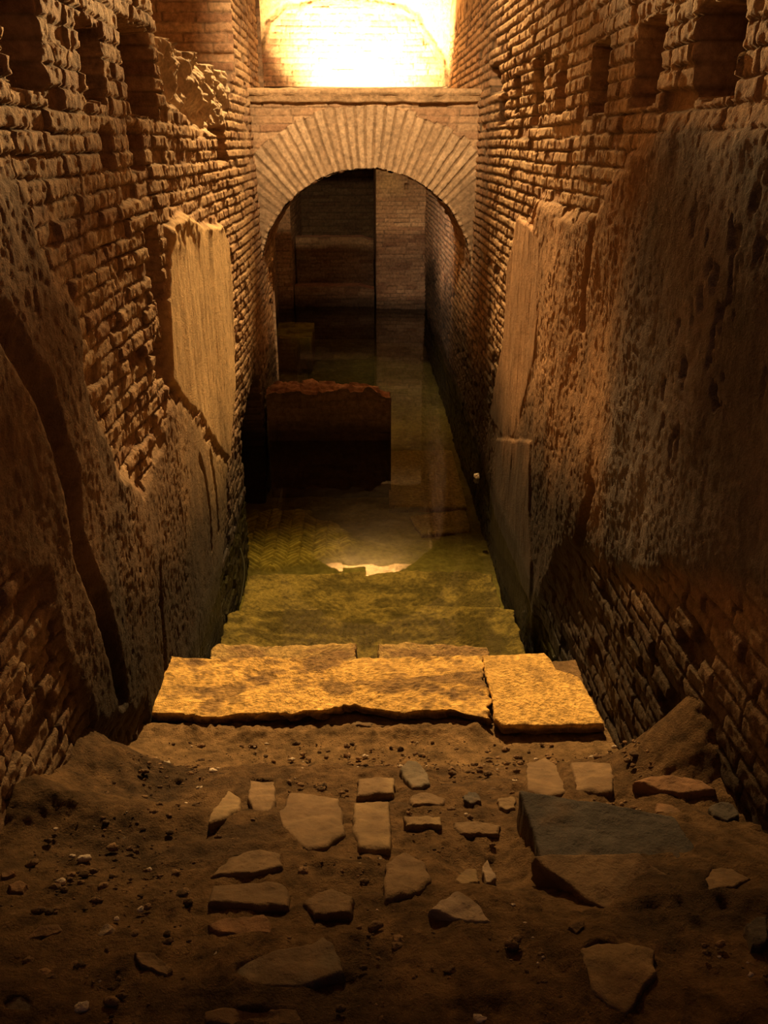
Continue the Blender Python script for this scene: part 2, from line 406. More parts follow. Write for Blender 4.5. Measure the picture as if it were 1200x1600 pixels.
# left wall beyond the arch, stepping back and widening
o = facing_wall('wall_left_passage', 'y', axis((8.15, 13.0, 0.014)), axis((-0.65, 3.3, 0.010), (3.3, 6.6, 0.08)),
            lambda U, V, e: np.stack([-1.05 - 0.055 * (U - 8.2) + e, U, V], -1), 430)
tag(o, 'brick wall beyond the arch, on the left', 'wall', kind='structure')
o = facing_wall('wall_return', 'x', np.arange(-1.1, -0.86, 0.012), axis((-0.6, 3.4, 0.012), (3.4, 6.6, 0.08)),
            lambda U, V, e: np.stack([U, 8.24 + e * 0.3, V], -1), 435)
tag(o, 'narrow brick return behind the left springing of the arch', 'wall', kind='structure')

# bright upper wall over the passage, with the scar of a vault
def lunette(U, V, e, col):
    arc = [(-1.3, 2.7), (-1.02, 3.2), (-0.90, 3.42), (-0.74, 3.56), (-0.3, 3.63), (0.18, 3.61), (0.58, 3.50), (0.72, 3.28), (0.86, 3.05), (0.93, 2.7)]
    sd = poly_sd(U, V, arc) + 0.025 * fbm(U * 7, V * 7, 450, 4)
    k = ss(0.01, -0.02, sd)
    ep = 0.085 + 0.02 * fbm(U * 4, V * 4, 452, 4)
    e2 = ep * (1 - k) + e * k
    col = mix3(col * 1.1, np.broadcast_to(C3(0.58, 0.44, 0.25), col.shape), 1 - k)
    band = ss(0.06, 0.015, np.abs(sd - 0.02 + 0.04 * fbm(U * 4, V * 4, 455, 3)))
    e2 = e2 + band * (0.05 * fbm(U * 12, V * 12, 456, 4) - 0.015)
    col = mix3(col, np.broadcast_to(C3(0.20, 0.12, 0.06), col.shape), 0.85 * band)
    return e2, col
o = facing_wall('wall_back_upper', 'x', np.arange(-1.25, 1.0, 0.009), axis((2.86, 3.9, 0.009), (3.9, 6.6, 0.06)),
            lambda U, V, e: np.stack([U, 9.9 - e, V], -1), 440, flip=True, extra=lunette)
tag(o, 'floodlit upper brick wall with a broken vault scar', 'wall', kind='structure')

# far end of the passage
def far_panel(U, V, e, col):
    e, k = hole(e, U, V, 0.615, 0.665, 1.70, 1.78, 0.10, 461, 0.006)
    pale = ss(0.05, -0.25, rect_sd(U, V, 0.1, 0.62, 1.62, 2.6) + 0.2 * fbm(U * 3, V * 3, 462, 3))
    return e, mix3(col, np.broadcast_to(C3(0.62, 0.44, 0.22), col.shape), 0.75 * pale)
o = facing_wall('wall_back', 'x', np.arange(0.20, 1.0, 0.010), np.arange(-0.6, 2.9, 0.010),
            lambda U, V, e: np.stack([U, 12.8 - e, V], -1), 460, flip=True, extra=far_panel, deep=0.01)
tag(o, 'brick end wall of the passage, right of the dark opening', 'wall', kind='structure')
o = facing_wall('wall_back_pier', 'x', np.arange(-1.4, -1.045, 0.010), np.arange(-0.6, 2.9, 0.010),
            lambda U, V, e: np.stack([U, 12.8 - e, V], -1), 465, flip=True, deep=0.01)
tag(o, 'narrow brick pier left of the dark opening', 'wall', kind='structure')
for nm, xx, fl, sd_, lb in (('wall_chamber_left', -1.08, False, 470, 'left'), ('wall_chamber_right', 0.21, True, 472, 'right')):
    o = facing_wall(nm, 'y', np.arange(12.78, 15.6, 0.02), np.arange(-0.6, 2.9, 0.016),
            lambda U, V, e, xx=xx, fl=fl: np.stack([xx + (-e if fl else e) * 0.6, U, V], -1), sd_, flip=fl)
    tag(o, lb + ' side wall of the dark chamber behind the opening', 'wall', kind='structure')
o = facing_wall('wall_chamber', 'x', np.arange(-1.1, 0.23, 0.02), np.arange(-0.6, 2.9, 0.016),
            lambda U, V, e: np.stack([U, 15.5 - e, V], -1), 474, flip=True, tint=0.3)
tag(o, 'end wall deep inside the dark chamber', 'wall', kind='structure')

# ceilings
def slab_grid(name, xs, ys, zf, colr, mat, seed, flip, amp=0.02):
    X, Y = np.meshgrid(xs, ys, indexing='ij')
    Z = zf(X, Y) + amp * fbm(X * 3, Y * 3, seed, 4)
    c = np.broadcast_to(C3(*colr), X.shape + (3,)) * (1 + 0.3 * fbm(X * 2, Y * 2, seed + 5, 4))[..., None]
    return grid_obj(name, np.stack([X, Y, Z], -1), rgba(c, 0.9), mat, None, flip)
o = slab_grid('ceiling', np.arange(-1.5, 1.05, 0.05), np.arange(0.9, 10.0, 0.05), lambda X, Y: 6.50 - 0.25 * X ** 2, (0.45, 0.33, 0.2), M_PLASTER, 500, True)
tag(o, 'low vault of the corridor, above the frame', 'ceiling', kind='structure')
o = slab_grid('ceiling_passage', np.arange(-1.4, 1.0, 0.04), np.arange(9.9, 15.6, 0.05), lambda X, Y: 2.87 + 0 * X, (0.34, 0.24, 0.15), M_PLASTER, 510, True)
tag(o, 'flat underside over the far passage', 'ceiling', kind='structure')

# ================================================================== ARCH
ACX, AA, AB, AZ = 0.03, 0.885, 0.85, 1.275     # centre, half width, rise, springing height
def build_arch():
    root = bpy.data.objects.new('brick_arch', None); link(root); root.location = (0, 0, 0)
    tag(root, 'brick arch spanning the corridor between both walls over the water', 'arch')
    u = np.arange(-0.885, 0.945, 0.006); v = np.arange(1.10, 2.62, 0.006)
    U, V = np.meshgrid(u, v, indexing='ij')
    dx = (U - ACX) / AA; dz = (V - AZ) / AB
    r = np.hypot(dx, dz); th = np.arctan2(dz, dx)
    # radial bricks
    nb = 52
    t = (th / math.pi) * nb + 0.10 * fbm(U * 6, V * 6, 520, 2)
    b = np.floor(t); f = t - b
    arcw = r * 0.87 * math.pi / nb
    top_r = 1.535 + 0.05 * (hsh(b, 0 * b, 521) - 0.5)
    ring = ((r < top_r) | (dz < 0.62)) & (dz > -0.25)
    dd = np.minimum(f, 1 - f) * arcw + 0.004 * fbm(U * 30, V * 30, 523, 3)
    mr_ = ss(0.006, 0.014, dd)
    plain = ss(0.50, 0.18, np.abs(th - math.pi / 2) * -1 + math.pi / 2 - 0.35 + 0.22 * fbm(U * 5, V * 5, 527, 4)) * (r > 1.03)
    mr_ = mr_ * (1 - 0.75 * plain)
    hh = hsh(b, 0 * b, 524)
    er = mr_ * (0.009 + 0.010 * (hh - 0.5)) + 0.005 * fbm(U * 22, V * 22, 525, 3)
    cr = mix3(np.broadcast_to(C3(0.26, 0.175, 0.10), U.shape + (3,)), mix3(np.broadcast_to(C3(0.40, 0.275, 0.165), U.shape + (3,)), C3(0.56, 0.41, 0.26), hh), mr_) * (1 + 0.25 * fbm(U * 5, V * 5, 526, 4))[..., None]
    eb, hb, mb = bricks(U, V, 530, deep=0.013, length=0.26)
    cb = brick_col(hb, mb, 530, U, V)
    cr = mix3(cr, np.broadcast_to(C3(0.27, 0.19, 0.12), cr.shape), 0.8 * plain)
    e = np.where(ring, er, eb * 0.8); col = np.where(ring[..., None], cr, cb)
    col = mix3(col, np.broadcast_to(C3(0.36, 0.25, 0.15), col.shape), 0.45 * ss(0.1, 0.5, fbm(U * 3, V * 3, 535, 4)))
    inside = (r < 1.0 + 0.012 * fbm(U * 14, V * 14, 536, 3)) & (V > AZ) | ((V <= AZ) & (np.abs(dx) < 1.0))
    f0 = cells_all(~inside)
    fr = f0 & cells_all(ring)
    P = np.stack([U, 7.215 - e, V], -1); cc = rgba(col, 0.88)
    grid_obj('voussoir_ring', P, cc, M_BRICK, root, True, fr)
    grid_obj('spandrel', P, cc, M_BRICK, root, True, f0 & ~fr)
    # soffit
    tt = np.linspace(-0.0, math.pi, 260); yy = np.arange(7.205, 8.22, 0.012)
    T, Y = np.meshgrid(tt, yy, indexing='ij')
    e, h, m = bricks(Y, T * 0.87, 540, deep=0.008, length=0.25)
    rr = 1.0 - (e - 0.006) / 0.87
    X = ACX + AA * rr * np.cos(T); Z = AZ + AB * rr * np.sin(T)
    grid_obj('soffit', np.stack([X, Y, Z], -1), rgba(brick_col(h, m, 540, Y, T), 0.9), M_BRICK, root)
    # rear face
    X, Z = np.meshgrid(np.arange(-0.9, 0.945, 0.012), np.arange(1.15, 2.66, 0.012), indexing='ij')
    ins = np.hypot((X - ACX) / AA, (Z - AZ) / AB) < 1.0
    e, h, m = bricks(X, Z, 545)
    grid_obj('rear_face', np.stack([X, 8.2 + e, Z], -1), rgba(brick_col(h, m, 545, X, Z), 0.9), M_BRICK, root, False, cells_all(~ins))
    # coping: a thin ledge of tiles with its upper surface
    xs = np.arange(-0.885, 0.945, 0.008)
    prof = [(7.22, 2.60), (7.170, 2.602), (7.160, 2.612), (7.163, 2.648), (7.150, 2.655), (7.146, 2.685), (7.165, 2.697)] + [(7.2 + 0.05 * i, 2.70) for i in range(0, 21)] + [(8.21, 2.66)]
    PP = np.zeros((len(xs), len(prof), 3)); cc = np.zeros((len(xs), len(prof), 4))
    for j, (py, pz) in enumerate(prof):
        n = 0.010 * fbm(xs * 9, xs * 0 + j * 0.7, 550, 3); tile = hsh(np.floor(xs / 0.24), xs * 0, 551) * 0.012
        PP[:, j, 0] = xs; PP[:, j, 1] = py + (n - tile * (1 if j in (4, 5, 6) else 0.3)) * (1 if py < 7.2 else 0.3); PP[:, j, 2] = pz + n * 0.9
        c = np.broadcast_to(C3(0.50, 0.34, 0.19), (len(xs), 3)) * (1 + 0.3 * fbm(xs * 8, xs * 0 + j * 0.5, 553, 3))[:, None]
        cc[:, j] = rgba(c, np.full(len(xs), 0.88))
    grid_obj('coping', PP, cc, M_BRICK, root)
    return root
build_arch()

# ================================================================== GROUND
GP_Y=[0.0,0.5,0.9,1.15,1.3,1.5,1.7,1.9,2.08,2.22,2.34,2.45,2.60,2.75,3.2]
GP_Z=[1.12,1.10,1.04,0.97,0.90,0.80,0.685,0.585,0.50,0.345,0.275,0.25,0.232,0.20,0.17]
def G(x,y):
    z=np.interp(y,GP_Y,GP_Z)
    left=np.clip((-0.2-x)/0.25,0,1)
    z=z+left*(0.06*np.exp(-((y-1.58)/0.1)**2)-0.05*np.exp(-((y-1.84)/0.1)**2))
    z=z+0.20*np.exp(-((x+0.92)/0.20)**2)*np.exp(-((y-2.0)/0.45)**2)
    z=z+0.33*np.exp(-((x-0.98)/0.22)**2)*np.exp(-((y-1.88)/0.20)**2)
    z=z-0.08*np.exp(-((x-0.28)/0.09)**2-((y-1.37)/0.13)**2)
    return z


STONES=[
 ([(-0.377, 1.488), (-0.4, 1.648), (-0.409, 1.9), (-0.36, 1.818), (-0.331, 1.649), (-0.354, 1.525)], (1.908, -0.027, -0.711), 0.1, 'ochre', 'small ochre stone just left of the flat upright pair in the soil'),
 ([(-0.362, 1.991), (-0.28, 1.959), (-0.255, 1.777), (-0.255, 1.634), (-0.302, 1.671), (-0.343, 1.83)], (1.677, 0.064, -0.563), 0.1, 'brown', 'squarish brown stone at the upper left corner of the widest flat stone'),
 ([(-0.222, 1.821), (-0.08, 1.771), (-0.051, 1.494), (-0.095, 1.404), (-0.136, 1.377), (-0.205, 1.511), (-0.23, 1.617)], (1.614, -0.007, -0.538), 0.1, 'brown', 'widest flat brown stone in the middle of the rubble'),
 ([(-0.038, 1.721), (0.057, 1.737), (0.055, 1.482), (0.049, 1.393), (-0.02, 1.405), (-0.04, 1.531)], (1.614, 0.0, -0.536), 0.1, 'ochre', 'upright rectangular brown stone right of the widest flat stone'),
 ([(-0.028, 1.923), (0.085, 1.947), (0.072, 1.803), (-0.032, 1.787)], (1.447, -0.009, -0.446), 0.09, 'ochre', 'low brown stone directly below the edge of the earth tread, in the middle'),
 ([(-0.326, 1.264), (-0.3, 1.344), (-0.259, 1.392), (-0.192, 1.367), (-0.182, 1.302), (-0.261, 1.273)], (1.455, -0.013, -0.421), 0.09, 'brown', 'wedge shaped brown stone with a dark pit, left of the middle'),
 ([(-0.324, 1.24), (-0.171, 1.237), (-0.153, 1.15), (-0.217, 1.145), (-0.311, 1.16)], (1.406, 0.009, -0.374), 0.08, 'brown', 'long flat brown stone right below the wedge shaped one'),
 ([(-0.132, 1.163), (-0.076, 1.211), (-0.03, 1.17), (-0.034, 1.121), (-0.105, 1.116)], (1.325, -0.004, -0.303), 0.09, 'brown', 'pointed brown stone right of the long flat brown stone'),
 ([(-0.302, 1.1), (-0.271, 1.113), (-0.197, 1.113), (-0.179, 1.086), (-0.177, 1.064), (-0.276, 1.072)], (1.155, 0.014, -0.142), 0.07, 'red', 'reddish brick shaped stone in the lower left rubble'),
 ([(-0.24, 0.977), (-0.181, 1.008), (-0.1, 1.04), (-0.078, 1.061), (-0.054, 1.022), (-0.043, 0.965), (-0.096, 0.934), (-0.198, 0.931)], (1.264, -0.008, -0.242), 0.1, 'grey', 'big dull grey wedge of stone near the bottom centre'),
 ([(-0.262, 0.883), (-0.233, 0.888), (-0.116, 0.886), (-0.102, 0.868), (-0.109, 0.858), (-0.258, 0.862)], (1.091, 0.004, -0.041), 0.08, 'brown', 'bar shaped brown stone cut by the bottom edge of the photo'),
 ([(-0.62, 1.062), (-0.605, 1.09), (-0.573, 1.098), (-0.556, 1.083), (-0.581, 1.071)], (1.077, -0.028, -0.084), 0.07, 'red', 'small red stone with a pale top at the far left'),
 ([(-0.414, 1.021), (-0.376, 1.013), (-0.339, 0.984), (-0.344, 0.97), (-0.392, 0.989)], (1.145, 0.063, -0.098), 0.08, 'brown', 'narrow slanting brown stone left of the grey wedge'),
 ([(-0.597, 0.92), (-0.564, 0.923), (-0.54, 0.908), (-0.543, 0.894), (-0.587, 0.895)], (1.119, 0.021, -0.065), 0.08, 'grey', 'rounded grey brown stone in the bottom left corner'),
 ([(-0.731, 1.238), (-0.709, 1.249), (-0.689, 1.238), (-0.691, 1.218), (-0.716, 1.219)], (1.146, 0.014, -0.154), 0.06, 'red', 'small reddish tile chip at the left edge, lower of two'),
 ([(-0.764, 1.284), (-0.749, 1.293), (-0.736, 1.283), (-0.744, 1.271), (-0.757, 1.269)], (1.059, -0.003, -0.104), 0.06, 'red', 'small reddish tile chip at the left edge, upper of two'),
 ([(-0.491, 1.078), (-0.483, 1.089), (-0.477, 1.085), (-0.484, 1.075)], (1.015, -0.005, -0.019), 0.03, 'pale', 'tiny whitish chip lying in the dark soil on the left'),
 ([(0.097, 1.973), (0.12, 2.038), (0.151, 2.055), (0.175, 1.968), (0.18, 1.856), (0.127, 1.826), (0.109, 1.915)], (1.479, 0.007, -0.458), 0.12, 'grey', 'angular grey stone standing up at the rim of the earth tread'),
 ([(0.518, 2.126), (0.612, 2.246), (0.624, 2.128), (0.548, 1.759), (0.487, 1.705), (0.435, 1.746)], (1.788, -0.089, -0.603), 0.1, 'brown', 'left one of two squarish blocks above the step stone'),
 ([(0.623, 2.002), (0.715, 1.908), (0.694, 1.806), (0.655, 1.708), (0.574, 1.761), (0.593, 1.864)], (1.305, 0.339, -0.469), 0.1, 'brown', 'right one of two squarish blocks above the step stone'),
 ([(0.714, 1.722), (0.757, 1.726), (0.81, 1.71), (0.874, 1.663), (0.891, 1.624), (0.823, 1.633), (0.757, 1.673)], (0.647, 0.321, -0.08), 0.08, 'red', 'long low orange stone beside the earth mound on the right'),
 ([(0.086, 1.57), (0.178, 1.566), (0.18, 1.534), (0.176, 1.522), (0.089, 1.532)], (1.299, -0.014, -0.326), 0.1, 'ochre', 'lit ochre brick lying in the centre, dark shade in front of it'),
 ([(0.11, 1.771), (0.16, 1.791), (0.214, 1.744), (0.196, 1.698), (0.119, 1.707)], (1.37, 0.015, -0.4), 0.07, 'brown', 'low brown stone behind the lit ochre brick'),
 ([(0.254, 1.752), (0.277, 1.782), (0.3, 1.768), (0.306, 1.715), (0.274, 1.705)], (1.335, 0.003, -0.375), 0.09, 'dark', 'small black looking stone left of the step stone'),
 ([(0.21, 1.563), (0.255, 1.574), (0.332, 1.552), (0.319, 1.512), (0.223, 1.508)], (1.148, -0.005, -0.244), 0.07, 'brown', 'thin flat brown stone between the ochre brick and the step stone'),
 ([(0.354, 1.729), (0.39, 1.752), (0.405, 1.748), (0.389, 1.668), (0.361, 1.645), (0.344, 1.666)], (1.478, -0.052, -0.446), 0.08, 'ochre', 'small ochre stone touching the end of the step stone'),
 ([(0.361, 0.992), (0.396, 1.011), (0.453, 1.013), (0.495, 0.989), (0.482, 0.945), (0.434, 0.891), (0.402, 0.857), (0.376, 0.886), (0.357, 0.913), (0.361, 0.955)], (1.27, -0.007, -0.235), 0.12, 'ochre', 'large rounded yellowish stone near the bottom right'),
 ([(0.112, 1.116), (0.139, 1.148), (0.173, 1.177), (0.211, 1.132), (0.229, 1.078), (0.186, 1.084), (0.147, 1.105)], (1.307, -0.008, -0.277), 0.1, 'pale', 'pale pinkish triangular stone right of the bottom centre'),
 ([(0.173, 1.252), (0.214, 1.351), (0.241, 1.364), (0.237, 1.291), (0.192, 1.218)], (1.8, -0.299, -0.658), 0.09, 'ochre', 'small pointed ochre stone, left one of a touching pair'),
 ([(0.255, 1.382), (0.275, 1.421), (0.279, 1.314), (0.25, 1.286)], (1.705, -0.186, -0.611), 0.09, 'pale', 'small pointed pinkish stone, right one of a touching pair'),
 ([(0.034, 1.302), (0.08, 1.376), (0.116, 1.324), (0.128, 1.231), (0.079, 1.173), (0.03, 1.161)], (1.5, -0.026, -0.451), 0.1, 'brown', 'broad five sided brown stone left of the touching pair'),
 ([(0.841, 1.561), (0.882, 1.58), (0.911, 1.564), (0.905, 1.521), (0.863, 1.492), (0.839, 1.519)], (1.159, 0.022, -0.238), 0.1, 'dark', 'dark rounded stone at the right edge of the rubble'),
 ([(0.738, 1.625), (0.774, 1.607), (0.798, 1.55), (0.723, 1.574)], (1.089, 0.095, -0.243), 0.06, 'red', 'thin orange flake above the far end of the step stone'),
 ([(0.362, 1.063), (0.38, 1.077), (0.397, 1.075), (0.397, 1.061), (0.373, 1.049)], (1.087, -0.021, -0.067), 0.07, 'brown', 'small rounded brown stone in front of the broad flagstone'),
 ([(0.673, 1.204), (0.71, 1.256), (0.756, 1.254), (0.774, 1.208), (0.722, 1.17), (0.659, 1.158)], (1.42, -0.042, -0.361), 0.09, 'brown', 'flat brown stone right of the broad flagstone'),
 ([(0.982, 1.593), (1.003, 1.609), (1.012, 1.605), (0.981, 1.539), (0.961, 1.53)], (0.955, -0.029, -0.074), 0.09, 'red', 'reddish stone at the right edge beside the wall'),
 ([(0.684, 1.057), (0.716, 1.074), (0.733, 1.074), (0.698, 1.003), (0.669, 0.999)], (1.248, -0.06, -0.18), 0.1, 'dark', 'dark stone at the right edge below the flagstone'),
]

def soil():
    X, Y = np.meshgrid(np.arange(-0.93, 1.0, 0.0065), np.arange(0.25, 3.12, 0.0065), indexing='ij')
    Z = G(X, Y)
    rg = ss(2.35, 2.15, Y)
    Z = Z + (0.010 + 0.020 * rg) * fbm(X * 5, Y * 5, 600, 4) + (0.005 + 0.009 * rg) * fbm(X * 16, Y * 16, 606, 4)
    Z = Z + 0.008 * np.abs(fbm(X * 38, Y * 38, 610, 3)) - 0.006 * ss(0.25, 0.7, fbm(X * 24, Y * 24, 615, 2)) * (0.4 + rg)
    for pts, pl, th, cl_, lab in STONES:
        p = np.array(pts); x0, y0 = p.min(0) - 0.03; x1, y1 = p.max(0) + 0.03
        ii = np.where((X[:, 0] > x0) & (X[:, 0] < x1))[0]; jj = np.where((Y[0] > y0) & (Y[0] < y1))[0]
        if len(ii) < 2 or len(jj) < 2: continue
        sl = np.ix_(ii, jj); sd = poly_sd(X[sl], Y[sl], pts)
        k = ss(0.0, -0.014, sd)
        Z[sl] = Z[sl] * (1 - k) + np.minimum(Z[sl], pl[0] + pl[1] * X[sl] + pl[2] * Y[sl] - 0.022) * k
    # crumbled lip in front of the slabs
    Z = Z + (0.022 * np.exp(-((Y - 2.57) / 0.05) ** 2) * (0.5 + 1.3 * np.abs(fbm(X * 9, Y * 9, 618, 3))) + 0.012 * np.exp(-((Y - 2.58) / 0.05) ** 2) * np.abs(fbm(X * 40, Y * 40, 619, 2))) * ss(0.50, 0.40, X)
    col = np.broadcast_to(C3(0.20, 0.118, 0.055), X.shape + (3,))
    col = mix3(col, np.broadcast_to(C3(0.30, 0.185, 0.085), col.shape), ss(2.05, 2.4, Y + 0.2 * fbm(X * 3, Y * 3, 620, 3)))
    col = mix3(col, np.broadcast_to(C3(0.10, 0.062, 0.034), col.shape), 0.8 * ss(0.0, 0.5, fbm(X * 3.5, Y * 3.5, 625, 4)) * rg)
    col = col * (1 + 0.35 * fbm(X * 12, Y * 12, 628, 4))[..., None]
    o = grid_obj('floor', np.stack([X, Y, Z], -1), rgba(col, 0.95), M_SOIL, None, False)
    return tag(o, 'trodden brown earth of the ruined stair, with rubble', 'ground', kind='structure')
soil()

def herring(a, b, n=4):
    i = np.floor(a); j = np.floor(b); fa = a - i; fb = b - j
    k = np.mod(i - j, 2 * n)
    hz = k < n
    kv = 2 * n - 1 - k
    d1 = np.minimum(np.minimum(k + fa, n - k - fa), np.minimum(fb, 1 - fb))
    d2 = np.minimum(np.minimum(kv + fb, n - kv - fb), np.minimum(fa, 1 - fa))
    d = np.where(hz, d1, d2)
    idn = np.where(hz, hsh(i - k, j, 5), hsh(i, j - kv, 6))
    return d, idn, hz

def channel():
    X, Y = np.meshgrid(np.arange(-1.42, 1.0, 0.009), axis((3.0, 7.2, 0.009), (7.2, 15.6, 0.02)), indexing='ij')
    Z = -0.52 + 0.03 * fbm(X * 1.5, Y * 1.5, 640, 4) + 0.012 * fbm(X * 12, Y * 12, 645, 4)
    col = np.broadcast_to(C3(0.17, 0.15, 0.055), X.shape + (3,)) * (1 + 0.55 * fbm(X * 2.2, Y * 2.2, 648, 5))[..., None]
    # patch of herringbone tiles
    sd = poly_sd(X, Y, [(-1.1, 6.35), (-0.49, 6.39), (-0.16, 5.94), (-0.125, 5.39), (-0.61, 5.36), (-1.1, 5.41)]) + 0.16 * fbm(X * 4, Y * 4, 650, 3)
    k = ss(0.03, -0.08, sd)
    a = (X + Y) / math.sqrt(2) / 0.034; b = (Y - X) / math.sqrt(2) / 0.034
    d, idn, hz = herring(a, b)
    Z = Z * 1 + k * (0.028 * ss(0.06, 0.22, d) + 0.014 * idn)
    hc = np.broadcast_to(C3(0.44, 0.37, 0.11), col.shape) * (0.30 + 0.5 * ss(0.05, 0.2, d) + 0.35 * idn)[..., None]
    col = mix3(col, hc, k)
    pale = ss(0.3, 0.6, fbm(X * 9, Y * 9, 655, 3)) * ss(-0.2, 0.3, fbm(X * 2, Y * 2, 657, 2))
    col = mix3(col, np.broadcast_to(C3(0.40, 0.34, 0.14), col.shape), 0.4 * pale)
    o = grid_obj('floor_channel', np.stack([X, Y, Z], -1), rgba(col, 0.9), M_MUD, None, False)
    return tag(o, 'green silted floor under the water, herringbone bricks on the left', 'floor', kind='structure')
channel()

# water
bm = bmesh.new()
vs = [bm.verts.new(p) for p in [(-0.95, 3.02, 0), (1.0, 3.02, 0), (1.0, 15.55, 0), (-1.45, 15.55, 0), (-1.45, 5.2, 0), (-0.95, 5.2, 0)]]
bm.faces.new(vs); me = bpy.data.meshes.new('water'); bm.to_mesh(me); bm.free()
me.materials.append(M_WATER)
o = bpy.data.objects.new('water', me); link(o)
tag(o, 'still green water filling the corridor up to the lowest stair treads', 'water', kind='structure')

# ================================================================== STONES
STC = {'ochre': (0.252, 0.168, 0.084), 'brown': (0.181, 0.113, 0.057), 'red': (0.244, 0.130, 0.063), 'grey': (0.160, 0.122, 0.080),
       'pale': (0.319, 0.227, 0.151), 'dark': (0.084, 0.067, 0.052), 'slate': (0.071, 0.059, 0.049), 'trav': (0.76, 0.46, 0.125), 'wettrav': (0.44, 0.29, 0.095), 'moss': (0.55, 0.47, 0.12), 'mudstep': (0.34, 0.26, 0.10)}
DIRT = C3(0.15, 0.09, 0.045)

def resample(pts, n, seed, rag):
    pts = np.array(pts, float); q = np.vstack([pts, pts[:1]])
    seg = np.hypot(*(q[1:] - q[:-1]).T); s = np.r_[0, np.cumsum(seg)]
    t = np.linspace(0, s[-1], n, endpoint=False)
    P = np.stack([np.interp(t, s, q[:, 0]), np.interp(t, s, q[:, 1])], -1)
    c = P.mean(0); d = P - c; L = np.hypot(*d.T)[:, None]
    nz = fbm(P[:, 0] * 14, P[:, 1] * 14, seed, 4) + 0.7 * fbm(P[:, 0] * 48, P[:, 1] * 48, seed + 9, 3)
    return P + d / (L + 1e-9) * (nz * rag)[:, None], c

def stone(name, pts, plane, thick, colour, label, cat, seed, mat=None, n=90, rings=16, rag=0.008, bumpy=0.006, edge=0.012, parent=None, under=1.0, stains=None, sidew=0.010, stc=(0.24, 0.14, 0.055)):
    """a block with an irregular outline: lightly domed top in a (tilted) plane, worn rim, ragged sides"""
    B, c = resample(pts, n, seed, rag)
    ccw = np.sum(B[:, 0] * np.roll(B[:, 1], -1) - np.roll(B[:, 0], -1) * B[:, 1])
    if ccw < 0: B = B[::-1]
    z0, sx, sy = plane
    size = min(np.ptp(B[:, 0]), np.ptp(B[:, 1])); edge = min(edge, size * 0.16)
    rows = []
    for i in range(rings):
        s = i / (rings - 1)
        Q = c + (B - c) * s * (1 - edge / max(size, 1e-3)); rows.append((Q, 0.0, 0))
    for i, (o_, dz) in enumerate([(0.45, -0.12), (0.8, -0.4), (1.0, -1.0)]):
        Q = c + (B - c) * (1 - edge / max(size, 1e-3) * (1 - o_)); rows.append((Q, dz * edge, 0))
    for i in range(1, 6):
        f = i / 5
        Q = c + (B - c) * (1 + (under - 1) * f); rows.append((Q, -edge - (thick - edge) * f, i))
    co = np.zeros((len(rows), n, 3)); col = np.zeros((len(rows), n, 4)); base = C3(*STC[colour])
    for k, (Q, dz, side) in enumerate(rows):
        x, y = Q[:, 0], Q[:, 1]
        nz = bumpy * (1.2 * fbm(x * 7, y * 7, seed + 20, 4) + 0.7 * fbm(x * 30, y * 30, seed + 25, 3))
        if side:
            ang = np.arange(n) * 0.37
            out = (Q - c); out = out / (np.hypot(*out.T)[:, None] + 1e-9)
            w = sidew * fbm(x * 20 + dz * 40, y * 20 + dz * 25, seed + 30, 4)
            x = x + out[:, 0] * w; y = y + out[:, 1] * w
        co[k, :, 0] = x; co[k, :, 1] = y; co[k, :, 2] = z0 + sx * x + sy * y + nz * (1 if not side else 0.5) + dz
        v = 1 + 0.28 * fbm(x * 6, y * 6, seed + 40, 4) + 0.12 * fbm(x * 40, y * 40, seed + 44, 2)
        cl = base[None] * v[:, None]
        if stains is None and mat is None:
            cl = mix3(cl, np.broadcast_to(DIRT, cl.shape), 0.75 * ss(-0.15, 0.4, fbm(x * 9, y * 9, seed + 50, 4)))
        if stains is not None:
            st = stains(x, y)
            cl = mix3(cl, np.broadcast_to(C3(*stc), cl.shape), st)
        if side:
            cl = mix3(cl, np.broadcast_to(C3(0.15, 0.09, 0.042), cl.shape), np.full(n, min(1.0, 0.35 + 0.25 * side)))
        col[k] = rgba(cl, np.full(n, 0.85))
    nr = len(rows)
    i = np.arange(nr * n).reshape(nr, n); a = i[:-1]; b = i[1:]; a2 = np.roll(a, -1, 1); b2 = np.roll(b, -1, 1)
    q = np.stack([a, b, b2, a2], -1).reshape(-1, 4)
    last = i[-1]; cap = np.stack([last[:n // 2], last[1:n // 2 + 1], last[::-1][:n // 2], np.roll(last[::-1], 1)[:n // 2]], -1)
    P = co.reshape(-1, 3)
    org = np.array([c[0], c[1], z0 + sx * c[0] + sy * c[1] - thick])
    o = quads_mesh(name, P - org, q, col.reshape(-1, 4), mat or M_STONE, parent)
    o.location = org
    if label: tag(o, label, cat)
    return o

def trav_stain(x, y):
    return np.clip(0.8 * ss(0.10, 0.34, fbm(x * 5, y * 9, 701, 5)) + 0.7 * ss(0.05, 0.35, fbm(x * 26, y * 30, 705, 4)) * ss(-.35, .25, fbm(x * 3, y * 3, 709, 2)), 0, 1)

